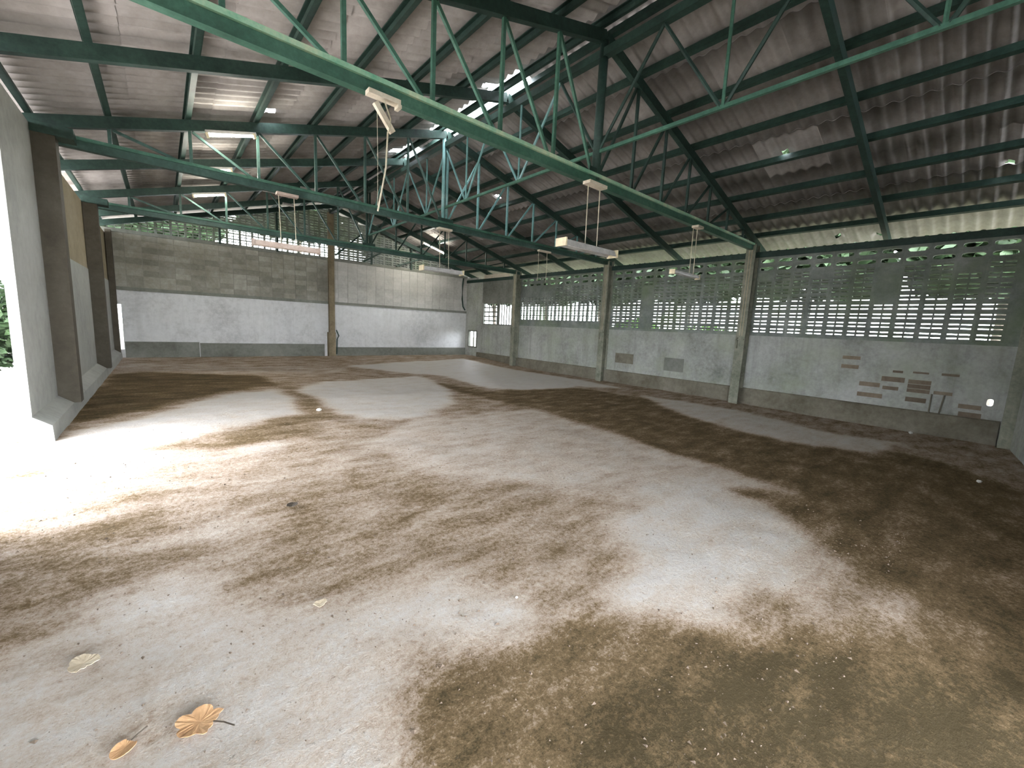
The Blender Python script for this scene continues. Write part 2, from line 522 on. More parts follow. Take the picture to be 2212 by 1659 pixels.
# ventilation blocks -------------------------------------------------
def holed(w_, h_, d_, holes, skew=.0):
    """block in x-width, y-depth, z-height with rectangular through slots; slats slope down to the outside"""
    mb = MB()
    xs = sorted({0, w_} | {h[0] for h in holes} | {h[1] for h in holes})
    zs = sorted({0, h_} | {h[2] for h in holes} | {h[3] for h in holes})
    cols = sorted({(h[0], h[1]) for h in holes})
    rows = sorted({(h[2], h[3]) for h in holes})
    px = 0
    for a, b in cols + [(w_, w_)]:
        if a > px:
            mb.box((px, 0, 0), (a, d_, h_))
        px = b
    pz = 0
    for a, b in rows + [(h_, h_)]:
        if a > pz:
            for x0, x1 in cols:
                s0 = skew if pz > 0 else 0
                s1 = skew if a < h_ else 0
                mb.add([(x0, .006, pz), (x1, .006, pz), (x1, d_ - .004, pz - s0), (x0, d_ - .004, pz - s0),
                        (x0, .006, a), (x1, .006, a), (x1, d_ - .004, a - s1), (x0, d_ - .004, a - s1)],
                       [(0, 3, 2, 1), (4, 5, 6, 7), (0, 1, 5, 4), (1, 2, 6, 5), (2, 3, 7, 6), (3, 0, 4, 7)])
        pz = b
    return mb


def oval(w_, h_, d_, rx, rz, n=20):
    """block with one long rounded slot"""
    out, inn = [], []
    for k in range(n):
        t = 2 * math.pi * (k + .5) / n
        c, s_ = math.cos(t), math.sin(t)
        q = 2 / 3.2
        inn.append((w_ / 2 + rx * math.copysign(abs(c) ** q, c), h_ / 2 + rz * math.copysign(abs(s_) ** q, s_)))
        kx = 1 / max(abs(c) / (w_ / 2) if c else 1e-9, abs(s_) / (h_ / 2) if s_ else 1e-9)
        out.append((w_ / 2 + kx * c, h_ / 2 + kx * s_))
    for cx, cz in ((0, 0), (w_, 0), (w_, h_), (0, h_)):   # snap nearest outline vertex to each corner
        i = min(range(n), key=lambda k: (out[k][0] - cx) ** 2 + (out[k][1] - cz) ** 2)
        out[i] = (cx, cz)
    mb = MB()
    vs = [(x, 0, z) for x, z in out] + [(x, 0, z) for x, z in inn] + [(x, d_, z) for x, z in out] + [(x, d_, z) for x, z in inn]
    fs = []
    for k in range(n):
        j = (k + 1) % n
        fs += [(k, j, n + j, n + k), (2 * n + j, 2 * n + k, 3 * n + k, 3 * n + j), (n + k, n + j, 3 * n + j, 3 * n + k), (j, k, 2 * n + k, 2 * n + j)]
    return mb.add(vs, fs)


# right wall: solid foot, ventilation blocks above, one column between each bay
wr = MB().box((XR, -.005, -.4), (XR + .12, 14.8, 1.93)).box((XR, -1.2, -.4), (XR + .12, -.135, 1.93)).box((XR, -.135, -.4), (XR + .12, -.005, .70)).box((XR, -.135, .88), (XR + .12, -.005, 1.93)).box((XR, 14.8, -.4), (XR + .12, 17.75, 1.90)).box((XR, 18.5, -.4), (XR + .12, 18.94, 4.3)).box((XR, 17.75, -.4), (XR + .12, 18.5, .72))
wr.box((XR, 17.75, 1.5), (XR + .12, 18.5, 4.3)).box((XR, 14.6, 2.98), (XR + .12, 17.75, 4.12)).box((XR, 17.2, 1.9), (XR + .12, 17.75, 2.98)).box((XR, 14.6, 1.9), (XR + .12, 14.85, 2.98))
wall_right = struct('wall_right', wr, 'plaster_right')
sill = MB().box((XR - .02, -1.2, 1.925), (XR + .13, 14.6, 1.99))
part('sill', sill, 'vent', wall_right)
BAYS = [(-.08, 4.52), (4.78, 9.31), (9.57, 14.37)]
part('pier', MB().box((XR, 4.52, 1.99), (XR + .1, 4.78, 4.2)).box((XR, 9.31, 1.99), (XR + .1, 9.57, 4.2)).box((XR, 14.37, 1.99), (XR + .1, 14.6, 4.2)).box((XR, -1.2, 1.99), (XR + .1, -.08, 4.2)), 'vent', wall_right)
RH = .205
rot90 = Matrix.Rotation(-math.pi / 2, 4, 'Z')        # block front (-y) turned to face -x


def vent_mesh(kind, w_, h_=RH, d_=.09):
    a, b, c, e = .045, w_ / 2 - .014, w_ / 2 + .014, w_ - .045
    if kind == 'slot':
        mb = holed(w_, h_, d_, [(a, b, .040, .084), (c, e, .040, .084), (a, b, .124, .168), (c, e, .124, .168)], .022)
    elif kind == 'wide':
        mb = holed(w_, h_, d_, [(a - .01, b, .02, .094), (c, e + .01, .02, .094), (a - .01, b, .112, .19), (c, e + .01, .112, .19)], .008)
    elif kind == 'solid':
        mb = MB().box((0, 0, 0), (w_, d_, h_))
    else:
        mb = oval(w_, h_, d_, w_ * .40, h_ * .24)
    return mb.mesh('vent_block', 'vent')


hb = oval(.13, .18, .12, .046, .072)
hb.v = [(XR + p[1], -.005 - p[0], .70 + p[2]) for p in hb.v]
part('broken_block', hb, 'plaster_right', wall_right)

nvent = 0
rest = MB()
for bi, (y0, y1) in enumerate(BAYS):
    bwid = (y1 - y0) / 11
    kinds = {k: vent_mesh(k, bwid) for k in ('slot', 'wide', 'solid', 'oval')}
    for c in range(11):
        for r in range(10):
            k = 'oval' if r >= 8 else 'slot'
            if bi == 2:
                k = 'solid' if r == 0 else ('wide' if 1 <= r <= 3 or (r == 4 and c in (0, 1, 3)) else k)
                if r in (6, 7) and c > 5:
                    k = 'solid'
            if bi == 1 and c == 7 and r < 7:
                k = 'solid'
            if bi == 0 and ((c == 4 and r > 3 and r < 8) or (r == 7 and c % 3 == 1)):
                k = 'solid'
            if bi == 1 and c == 0 and r == 4:
                k = 'wide'
            yb = y0 + (c + 1) * bwid
            zb = 1.99 + r * RH
            if nvent < 300:
                o = link('vent_block', kinds[k], wall_right, (XR + random.uniform(-.004, .004), yb, zb))
                o.rotation_euler = (0, 0, -math.pi / 2)
                nvent += 1
            else:
                me = kinds[k]
                rest.add([rot90 @ v_.co + Vector((XR, yb, zb)) for v_ in me.vertices], [tuple(p.vertices) for p in me.polygons])
ro = part('vent_block_rows', rest, 'vent', wall_right)
ro['kind'] = 'stuff'
struct('trim_1', MB().box((XR - .03, -1.2, 4.04), (XR + .12, 18.8, 4.19)), 'green')
struct('baseboard_right', MB().prism([(XR - .05, -.3), (XR + .02, -.3), (XR + .02, .46), (XR - .03, .42)], 'y', -.25, 17.7), 'dado_right')
# exposed bricks where the render has come off
BR = [(2.38, 2.04, 1.46, 1.54), (2.38, 2.05, 1.24, 1.33), (1.44, 1.27, 1.23, 1.28), (1.11, .86, 1.25, 1.29), (1.61, 1.22, 1.02, 1.13), (1.16, .80, 1.02, 1.11), (1.16, .80, .92, 1.01), (1.16, .80, .83, .91),
      (1.57, 1.30, .83, .91), (1.99, 1.62, .86, .96), (2.0, 1.55, .61, .71), (1.16, .83, .62, .72), (.35, .03, .61, .70), (.33, .01, .44, .54), (.67, .41, 1.25, 1.30), (.74, .46, .84, .91)]
for (ya, yb, za, zb) in BR:
    part('brick', MB().box((XR - .009, yb, za), (XR + .02, ya, zb)), 'brick', wall_right)
part('render_patch', MB().box((XR - .012, 6.35, .66), (XR + .01, 7.02, 1.09)), 'dado', wall_right)
part('render_patch', MB().box((XR - .012, 8.2, .74), (XR + .01, 8.95, 1.09)), 'dado_right', wall_right)
for ya, yb in ((.76, .76), (.61, .57)):
    part('rusty_bar', MB().tube([(XR - .012, ya, .36), (XR - .03, yb, .84)], .012, 6), 'dado_right', wall_right)

part('panel', MB().box((XR - .02, 14.63, 3.0), (XR + .01, 17.3, 4.04)), 'dado', wall_right)
part('eaves_board', MB().box((XR - .06, 15.2, 4.19), (XR - .03, 17.2, 4.37)), 'wood', wall_right)
part('drain_pipe', MB().tube([(12.32, YB - .06, 4.27), (12.27, YB - .06, 3.9), (12.27, YB - .06, 3.2), (12.34, YB - .05, 2.8), (12.48, YB - .04, 2.62)], .035, 8), 'green', wall_back)

# window with bars in the far bay of the right wall, and a small barred opening near the corner
win = struct('window_1', MB().box((XR - .01, 14.85, 1.89), (XR + .12, 17.22, 1.95)).box((XR - .01, 14.85, 2.94), (XR + .12, 17.22, 3.0)).box((XR - .01, 16.0, 1.95), (XR + .12, 16.1, 2.94)), 'dado')
for k in range(6):
    part('bar', MB().box((XR + .03, 14.98 + k * .19, 1.94), (XR + .06, 15.04 + k * .19, 2.95)), 'dado', win)
for k in range(4):
    part('louvre', MB().bar((XR + .06, 16.1, 2.1 + .22 * k), (XR + .06, 17.2, 2.1 + .22 * k), .02, .07), 'dado', win)
for k in range(2):
    part('bar', MB().box((XR + .03, 16.4 + k * .35, 1.94), (XR + .06, 16.46 + k * .35, 2.95)), 'dado', win)
win2 = struct('window_2', MB().box((XR - .02, 17.70, .68), (XR + .12, 17.78, 1.56)).box((XR - .02, 18.46, .68), (XR + .12, 18.54, 1.56)).box((XR - .02, 17.7, 1.5), (XR + .12, 18.5, 1.58)).box((XR - .02, 17.7, .66), (XR + .12, 18.5, .72)), 'dado')
part('bar', MB().box((XR + .02, 18.02, .7), (XR + .05, 18.1, 1.5)), 'dado', win2)

# near wall on the right side of the entrance
FX = 3.3
fp = [(FX, -.4), (XR + .1, -.4), (XR + .1, zraf(XR) + .1), (XC, zraf(XC) + .1), (FX, zraf(FX) + .1)]
fm = (MB().prism(fp, 'y', -.54, -.42).prism([(-1.34, 3.3), (FX, 3.3), (FX, zraf(FX) + .1), (-1.34, zraf(-1.34) + .1)], 'y', -.54, -.42))
fm.v = [(x, y - .08 * (XR - x), z) for x, y, z in fm.v]
struct('wall_front', fm, 'plaster_right')

# gable of ventilation blocks above the back wall
gk = vent_mesh('slot', .4, .2, .09)
gs = vent_mesh('wide', .4, .2, .09)
for r in range(10):
    z = 4.39 + r * .2
    for c in range(-18, 18):
        x = XC + c * .4
        zc = z + .1
        if zc < zraf(x + .2) + .10 and XL <= x <= XR - .3:
            k = gs if (c < 1 and r < 3) else gk
            link('vent_block', k, wall_back, (x, YB + .02, z))
struct('added_gable_backing', MB().box((7.4, 19.35, 3.2), (13.4, 19.45, 6.2)), 'plaster_back')  # backing panel added outside to dim the right gable openings

# ------------------------------------------------------------------ columns
for y, lab in ((-.39, 'grey steel column in the dark corner at the near end of block wall'),
               (F1, 'grey striped steel column between first and second bays of block wall'),
               (F2, 'grey striped steel column between second and third bays of block wall'),
               (F3, 'grey steel column between the third bay and the barred window')):
    t = thing('column', (XR - .13, y, fz(XR - .2, y) - .02), lab, 'column')
    x0, x1, zb, zt = XR - .30, XR - .003, fz(XR - .2, y) - .03, 4.36
    if y < 0:
        x0 = XR - .22
    part('flange', MB().box((x0, y - .12, zb), (x0 + .018, y + .12, zt)), 'column', t)
    part('web', MB().box((x0 + .018, y - .035, zb), (x1, y + .035, zt)), 'column', t)
    part('flange', MB().box((x1 - .02, y - .12, zb), (x1, y + .12, zt)), 'column', t)
    for k in (-.045, .02):
        part('weld_strip', MB().box((x0 - .006, y + k, 1.9), (x0, y + k + .022, zt)), 'stripe', t)
    part('base_plate', MB().box((x0 - .03, y - .14, zb), (x1, y + .14, zb + .03)), 'dado_right', t)
    if y > 0:
        part('bracket', MB().box((x0 - .05, y + .05, 1.55), (x0, y + .09, 1.85)).box((x0 - .05, y - .10, 1.78), (x0, y + .09, 1.82)), 'column', t)
for y, lab in ((9.05, 'dark brown column on the grey left wall nearest the doorway'),
               (13.95, 'brown column on the left wall close to the back corner')):
    t = thing('column', (XL + .1, y, .45), lab, 'column')
    part('shaft', MB().box((XL - .005, y - .13, .4), (XL + .235, y + .13, 4.3)), 'brown_col', t)
    part('cap', MB().box((XL - .02, y - .15, 4.2), (XL + .42, y + .15, 4.34)), 'green', t)
solid('column', MB().box((-1.24, YB - .3, .1), (-1.10, YB - .02, 4.3)), 'brown_col', (-1.17, YB - .15, .1), 'dark post in the far left corner beside the bright slit', 'column')
t = thing('column', (XC, YB - .12, .18), 'rust brown column in the middle of the back wall', 'column')
part('shaft', MB().box((XC - .11, YB - .2, 1.25), (XC + .11, YB - .03, 6.2)), 'rust_col', t)
part('stub', MB().box((XC - .17, YB - .22, .1), (XC + .13, YB - .03, 1.25)), 'rust_col', t)
part('pipe', MB().tube([(XC + .2, YB - .1, .3), (XC + .22, YB - .1, .95), (XC + .30, YB - .09, 1.1), (XC + .2, YB - .08, 1.35)], .025, 7), 'green', t)

gl = ['thin dark post in the left end of the pierced gable', 'thin dark post in the gable left of the rust brown column',
      'thin dark post in the gable right of the rust brown column', 'thin dark post near the right end of the pierced gable']
for x, lab in zip((1.75, 3.6, 7.35, 9.3), gl):
    solid('gable_post', MB().box((x - .035, YB - .1, 4.34), (x + .035, YB - .03, zraf(x) + .1)), 'green', (x, YB - .06, 4.34), lab, 'post')
for (xa, za, xb, zb, lab) in ((5.75, 4.5, 6.85, 5.55, 'slanting brace rising right from the foot of the back gable column'), (6.95, 4.41, 8.25, 5.2, 'slanting brace beside the second thin post right of the gable column'),
                              (8.5, 4.41, 9.85, 4.95, 'low slanting brace near the right end of the gable')):
    solid('gable_brace', MB().bar((xa, YB - .16, za), (xb, YB - .16, zb), .05, .06), 'green', (xa, YB - .16, za), lab, 'brace')

# ------------------------------------------------------------------ roof trusses
RD = .17     # rafter depth


def rafter(t, y, s, mt='green', end=.72, name='rafter', w_=.09):
    x1 = (XR + end) if s > 0 else (XL - end)
    mb = MB().bar((XC, y, ZR + RD / 2), (x1, y, zraf(x1) + RD / 2), w_, RD)
    return part(name, mb, mt, t)


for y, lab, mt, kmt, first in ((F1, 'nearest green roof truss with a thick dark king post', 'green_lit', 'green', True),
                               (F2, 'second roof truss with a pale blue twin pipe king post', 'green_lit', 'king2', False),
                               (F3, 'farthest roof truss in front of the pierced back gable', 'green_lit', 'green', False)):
    t = thing('roof_truss', (XC, y, 4.22), lab, 'truss')
    rafter(t, y, -1)
    rafter(t, y, 1)
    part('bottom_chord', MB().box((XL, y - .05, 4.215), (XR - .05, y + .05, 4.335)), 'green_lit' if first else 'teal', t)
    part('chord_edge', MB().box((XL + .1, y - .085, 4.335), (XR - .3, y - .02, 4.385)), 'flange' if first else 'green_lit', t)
    if first:
        part('king_post', MB().tube([(XC, y, 4.3), (XC, y, ZR + .02)], .072, 12), kmt, t, True)
    else:
        part('king_post', MB().tube([(XC - .05, y, 4.3), (XC - .05, y, ZR)], .045, 10), kmt, t, True)
        part('king_post', MB().tube([(XC + .05, y, 4.3), (XC + .05, y, ZR)], .035, 10), kmt, t, True)
    part('gusset', MB().box((XC - .22, y - .058, 4.33), (XC + .22, y - .05, 4.47)), 'green', t)
    for s in (-1, 1):
        wm = ('green_lit' if first else 'teal') if s < 0 else 'green'  # nearest truss: lit green on left webs, dark green on right
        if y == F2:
            wm = 'teal' if s < 0 else 'king2'  # shaded tone on the left webs, daylit pale tone on the right
        for k in range(1, 7):
            x = XC + s * 1.01 * k
            zt = zraf(x)
            if zt < 4.45:
                continue
            part('web_post', MB().bar((x, y, 4.33), (x, y, zt + .03), .045, .045, (0, 1, 0)), wm, t)
            xp = XC + s * (1.01 * (k - 1) + .06)
            part('web_diagonal', MB().bar((xp, y + .02, 4.36), (x - s * .04, y + .02, zt), .04, .04, (0, 1, 0)), wm, t)

for y, lab in ((M0, 'nearest plain rafter pair in the dark roof above the right side'), (M1, 'plain green rafter pair between the nearest and second trusses'), (M2, 'plain rafter pair between the second and farthest trusses'),
               (M3, 'plain rafter pair between the farthest truss and the back gable'), (YB - .25, 'end rafter pair against the pierced back gable')):
    t = thing('rafter_pair', (XC, y, ZR), lab, 'rafter')
    rafter(t, y, -1, name='rafter')
    rafter(t, y, 1, name='rafter')

# purlins
ORD = ['first', 'second', 'third', 'fourth', 'fifth', 'sixth', 'seventh', 'eighth']
for s, sn in ((-1, 'left'), (1, 'right')):
    for i, d in enumerate((.10, .98, 1.98, 3.0, 4.02, 5.03, 6.02, 6.86)):
        x = XC + s * d
        z = zraf(x) + RD + .005
        mb = MB()
        c, n_ = Vector((s * math.cos(TH), 0, -math.sin(TH))), Vector((s * math.sin(TH), 0, math.cos(TH)))
        p0, p1 = Vector((x, -1.7, z)), Vector((x, 19.3, z))
        # lipped channel: web with a flange at the foot and at the head
        mb.bar(p0 + n_ * .06, p1 + n_ * .06, .014, .12, n_)
        mb.bar(p0 + n_ * .006 + c * .035, p1 + n_ * .006 + c * .035, .07, .012, n_)
        mb.bar(p0 + n_ * .114 + c * .035, p1 + n_ * .114 + c * .035, .07, .012, n_)
        mb.bar(p0 + n_ * .025 + c * .067, p1 + n_ * .025 + c * .067, .006, .035, n_)
        solid('purlin', mb, 'green', (x, -1.7, z), '%s roof purlin down from the ridge on the %s slope' % (ORD[i], sn), 'purlin')

# lengthwise truss below the ridge
t = thing('ridge_truss', (XC, F1, 4.74), 'long lattice truss running lengthwise under the ridge through the king posts', 'truss')
part('top_chord', MB().box((XC - .06, -.3, 6.14), (XC + .06, YB - .2, 6.26)), 'green', t)
part('bottom_chord', MB().bar((XC, -.3, 4.74), (XC, F3, 4.74), .045, .05), 'green_lit', t)
part('bottom_chord', MB().bar((XC, F3, 4.74), (XC + .0, F3 + .5, 4.5), .04, .04), 'green_lit', t)
bots = [.7, 2.66, F1, 6.62, 8.5, F2 + .96, 12.45, F3]
tops = [-.2, 1.7, 3.6, 5.58, 7.6, F2, 11.5, 13.45, F3]
for b in bots:
    if b not in (F1, F3):
        part('web_post', MB().tube([(XC, b, 4.74), (XC, b, 6.15)], .022, 6), 'green_lit' if b < 5 else 'king2', t)  # beyond the nearest truss the webs take the daylit pale tone
    for q in tops:
        if .5 < abs(q - b) < 1.25:
            part('web_diagonal', MB().tube([(XC, b + (.03 if q > b else -.03), 4.75), (XC, q, 6.15)], .026, 6), 'green' if b < 6 else 'king2', t)

# ------------------------------------------------------------------ roof sheets
SW, PITCH_R, AMP = 1.085, .217, .026
SLEN, NROW, NCOL = 1.235, 7, 20
Y0S = -1.75
ROOFH = RD + .128 + AMP + .005


def sheet(nl=2, holes=(), th=.007):
    nw = 40
    mb = MB()
    vs = []
    for lay in (0, 1):
        for j in range(nl + 1):
            for i in range(nw + 1):
                xx = (SW + .03) * i / nw
                yy = SLEN * j / nl
                vs.append((xx, yy, AMP * math.cos(2 * math.pi * xx / PITCH_R) - lay * th))
    fs = []
    n0 = (nw + 1) * (nl + 1)
    for j in range(nl):
        for i in range(nw):
            cx, cy_ = (SW + .03) * (i + .5) / nw, SLEN * (j + .5) / nl
            if any(((cx - hx) / hr) ** 2 + ((cy_ - hy) / (hr * 1.3)) ** 2 < 1 for hx, hy, hr in holes):
                continue
            a = j * (nw + 1) + i
            q = (a, a + 1, a + nw + 2, a + nw + 1)
            fs.append(q)
            fs.append(tuple(k + n0 for k in reversed(q)))
    for j in range(nl):      # side edges
        for i in (0, nw):
            a = j * (nw + 1) + i
            fs.append((a, a + nw + 1, a + nw + 1 + n0, a + n0))
    for j in (0, nl):
        for i in range(nw):
            a = j * (nw + 1) + i
            fs.append((a, a + 1, a + 1 + n0, a + n0))
    return mb.add(vs, fs).mesh('roof_sheet', 'roof', smooth=True)


HOLES = [(1.78, 9.27, .10), (1.90, 9.15, .05), (9.55, 3.23, .065), (11.25, .28, .055), (13.11, 2.98, .07), (13.26, 2.20, .05), (-1.49, 14.45, .06), (8.24, 10.87, .10),
         (-.98, 17.91, .05), (9.55, 14.47, .04), (XC - .2, 7.35, .13), (XC - .15, 9.3, .17), (XC - .2, 11.75, .14), (XC + .2, 9.6, .13)]
ceil = bpy.data.objects.new('ceiling', None)
COL.objects.link(ceil)
ceil['kind'] = 'structure'
ceil.location = (XC, F2, ZR)
std = sheet()
STEP = SLEN - .07
for s in (-1, 1):
    Xa, Ya = Vector((0, s, 0)), Vector((s * math.cos(TH), 0, -math.sin(TH)))
    Za = Xa.cross(Ya)
    up_n = Vector((s * math.sin(TH), 0, math.cos(TH)))
    for r in range(NROW):
        for c in range(NCOL):
            d0 = .10 + r * STEP
            ys = Y0S + c * SW if s > 0 else Y0S + (c + 1) * SW
            base = Vector((XC, ys, ZR)) + Ya * d0 + up_n * (ROOFH + .012 * (NROW - r) / NROW + .010 * ((r + 1) % 2))
            hl = []
            for hx, hy, hr in HOLES:
                if s * (hx - XC) <= 0:
                    continue
                lx = (hy - ys) * s
                ly = abs(hx - XC) / math.cos(TH) - d0
                if -.0 <= lx <= SW and -.02 <= ly <= SLEN:
                    hl.append((lx, ly, hr))
            me = sheet(22, hl) if hl else std
            o = link('roof_sheet', me, ceil)
            M = Matrix(((Xa.x, Ya.x, Za.x, base.x), (Xa.y, Ya.y, Za.y, base.y), (Xa.z, Ya.z, Za.z, base.z), (0, 0, 0, 1)))
            o.matrix_local = Matrix.Translation(-Vector(ceil.location)) @ M
# ridge caps; some are gone between the nearest and farthest trusses
zt = ZR + ROOFH + AMP + .02
y = -1.7
while y < 19.5:
    yl = y + .92
    gone = any(a < (y + yl) / 2 < b for a, b in ((6.7, 8.0), (8.6, 10.3), (11.0, 12.2)))
    if not gone:
        mb = MB().prism([(XC - .27, zt - .06), (XC, zt + .03), (XC + .27, zt - .06), (XC + .27, zt - .05), (XC, zt + .042), (XC - .27, zt - .05)], 'y', y, yl + .03)
        part('ridge_cap', mb, 'roof', ceil)
    y = yl


# ------------------------------------------------------------------ light fittings
def slope_pt(x, dz=0):
    return zraf(x) + dz


def lit_fixture(y, x0, x1, label):
    z0, z1 = slope_pt(x0, -.04), slope_pt(x1, -.04)
    t = thing('fluorescent_light', ((x0 + x1) / 2, y, (z0 + z1) / 2), label, 'light', 'lit tubes under the rafters')
    d = Vector((x1 - x0, 0, z1 - z0)).normalized()
    part('housing', MB().bar((x0 - .04, y, z0), (x1 + .04, y, z1), .07, .05), 'reflector', t)
    nrm = Vector((0, -.35, -1)).normalized() * .055
    part('tube', MB().tube([Vector((x0, y, z0)) + nrm, Vector((x1, y, z1)) + nrm], .019, 10), 'tube', t, True)
    for xx, zz, k in ((x0, z0, -1), (x1, z1, 1)):
        p = Vector((xx, y, zz)) + nrm
        part('lamp_holder', MB().bar(p - d * .02 + d * k * .012, p + d * .02 + d * k * .012, .05, .085), 'cream', t)


lit_fixture(F2 - .10, .78, 1.46, 'largest glowing tube light under the left rafter of second truss')
lit_fixture(M2 - .10, .79, 1.36, 'middle one of three glowing tube lights in the left roof')
lit_fixture(F3 - .10, .82, 1.5, 'lowest and farthest of three glowing tube lights in the left roof')
lit_fixture(M3 - .10, 8.92, 9.95, 'glowing slanted tube light under the right slope near the back')


def hung_trough(y, x0, x1, z, xb0, xb1, cords, label, body='reflector', cap='cream', wid=.2, hgt=.10, yaw=0.0):
    t = thing('hanging_light', ((x0 + x1) / 2, y, z), label, 'light')
    part('bracket', MB().box((xb0, y - .12, 4.165), (xb1, y + .03, 4.212)), 'wood' if body != 'pink' else 'pink', t)
    for cx in cords:
        part('cord', MB().tube([(cx, y, 4.18), (cx + .012, y, (4.18 + z) / 2), (cx + .02, y, z + hgt * .5)], .008, 5), 'cord', t)
    # open trough reflector: flat back with two flared sides
    poly = [(y - wid / 2, z - hgt / 2), (y - wid / 2 + .008, z - hgt / 2), (y - .045, z + hgt / 2 - .012), (y + .045, z + hgt / 2 - .012), (y + wid / 2 - .008, z - hgt / 2), (y + wid / 2, z - hgt / 2), (y + .05, z + hgt / 2), (y - .05, z + hgt / 2)]
    part('reflector', MB().prism(poly, 'x', x0 + .02, x1 - .02), body, t)
    for a in (x0, x1 - .03):
        part('end_cap', MB().box((a, y - wid / 2 - .01, z - hgt / 2 - .015), (a + .03, y + wid / 2 + .01, z + hgt / 2 + .01)), cap, t)
    for dy in (-.04, .04):
        part('tube', MB().tube([(x0 + .05, y + dy, z - .01), (x1 - .05, y + dy, z - .01)], .014, 8), 'tube_off', t, True)
    return t


hung_trough(F1 - .05, 4.80, 6.15, 3.20, 5.26, 5.70, (5.36, 5.66), 'big cream ended trough lamp hanging on two cords below nearest king post')
hung_trough(F2 - .05, 1.38, 2.58, 3.22, 1.80, 2.18, (1.85, 2.12), 'pinkish trough lamp hanging in front of the left gable openings', body='pink', cap='pink', wid=.16)
hung_trough(F2 - .05, 4.92, 6.12, 3.19, 5.34, 5.72, (5.42, 5.68), 'pale trough lamp hanging below the blue king post of second truss')
hung_trough(F1 - .05, 8.2, 9.35, 3.16, 8.90, 9.15, (8.92, 9.10), 'narrow trough lamp hanging before the second bay of block wall', wid=.10, hgt=.07)

t = thing('hanging_light', (9.0, F2 - .05, 4.2), 'pair of bare lamp cords hanging before the third bay of block wall', 'light')
part('bracket', MB().box((8.83, F2 - .12, 4.165), (9.33, F2 - .02, 4.212)), 'wood', t)
for cx in (8.86, 9.22):
    part('cord', MB().tube([(cx, F2 - .05, 4.18), (cx + .02, F2 - .05, 3.7), (cx, F2 - .05, 3.28)], .008, 5), 'cord', t)

t = thing('hanging_light', (1.9, F1 - .1, 4.2), 'broken pale lamp batten dangling askew with a long cord from nearest truss', 'light')
part('bracket', MB().box((1.74, F1 - .15, 4.165), (2.09, F1 - .05, 4.212)).box((2.06, F1 - .15, 4.13), (2.10, F1 - .05, 4.165)), 'wood', t)
part('batten', MB().bar((1.825, F1 - .1, 4.115), (2.02, F1 - .1, 3.875), .05, .055), 'wood', t)
part('wire', MB().tube([(1.925, F1 - .1, 4.17), (1.95, F1 - .11, 4.09), (1.985, F1 - .12, 4.0), (1.98, F1 - .13, 3.93), (1.965, F1 - .12, 3.86)], .008, 6), 'cord', t)
part('cord', MB().tube([(1.965, F1 - .1, 3.87), (1.945, F1 - .1, 3.5), (1.855, F1 - .1, 3.03)], .009, 6), 'cord', t)
part('thread', MB().tube([(1.86, F1 - .06, 4.17), (1.87, F1 - .06, 3.6), (1.87, F1 - .06, 3.1)], .003, 4), 'cord', t)

for (x, y, lab) in ((2.60, F3 - .2, 'small unlit white fitting left of the pink lamp bracket'), (3.60, F3 - .2, 'small unlit white fitting right of the pink lamp bracket'), (3.60, M3 - .2, 'small unlit white fitting low in front of the back gable')):
    z = zraf(x) - .06
    t = thing('ceiling_light', (x, y, z), lab, 'light')
    part('reflector', MB().prism([(y - .09, z - .03), (y - .03, z + .04), (y + .03, z + .04), (y + .09, z - .03), (y + .08, z - .03), (y + .025, z + .03), (y - .025, z + .03), (y - .08, z - .03)], 'x', x - .18, x + .18), 'reflector', t)
    part('tube', MB().tube([(x - .16, y, z - .005), (x + .16, y, z - .005)], .018, 8), 'tube_off', t, True)


# ------------------------------------------------------------------ small things on the floor
def leaf(x, y, size, rot, mt, label, lobes=5, stem=True, curl=.25):
    z = fz(x, y) + .014
    t = thing('leaf', (x, y, z), label, 'leaf')
    n = 40
    rim = []
    for k in range(n):
        a = 2 * math.pi * k / n
        r = size * .5 * (.72 + .28 * abs(math.cos(lobes * a / 2)) ** .7) * (1 if math.cos(a) > -.8 else .75)
        rim.append((a, r))
    vs = [(0, 0, .004)]
    for ring in (.5, 1.0):
        for a, r in rim:
            px, py = r * ring * math.cos(a), r * ring * math.sin(a) * .82
            vs.append((px, py, .004 + curl * (py / size) ** 2 * size + .12 * size * (px / size) ** 2 + random.uniform(0, .03) * size * ring))
    fs = [(0, 1 + k, 1 + (k + 1) % n) for k in range(n)]
    fs += [(1 + k, 1 + n + k, 1 + n + (k + 1) % n, 1 + (k + 1) % n) for k in range(n)]
    c, s_ = math.cos(rot), math.sin(rot)

    def R(p):
        return (x + p[0] * c - p[1] * s_, y + p[0] * s_ + p[1] * c, z + p[2])
    ob = part('blade', MB().add([R(p) for p in vs], fs), mt, t)
    md = ob.modifiers.new('thickness', 'SOLIDIFY')
    md.thickness = .002
    if stem:
        part('stalk', MB().tube([R((-size * .3, 0, .008)), R((-size * .55, size * .05, .014)), R((-size * .85, size * .16, .02))], .003, 5), 'leaf_dark', t)


leaf(.03, 2.09, .20, 2.5, 'leaf_dry', 'large dry orange leaf on the floor near the bottom edge')
leaf(-.22, 2.14, .10, 3.9, 'leaf_dry', 'small orange curled leaf left of the large dry leaf', 1, True, .5)
leaf(-.41, 2.83, .15, 2.0, 'leaf_pale', 'pale faded dry leaf lying on the floor behind the orange leaves', 3, False)
leaf(.85, 4.14, .12, 1.0, 'leaf_dark', 'small dark leaf alone on the bare brown middle floor', 1, False, .6)
leaf(.68, 2.60, .09, .4, 'leaf_pale', 'tiny beige leaf on pale cement right of the large leaf', 3, False)


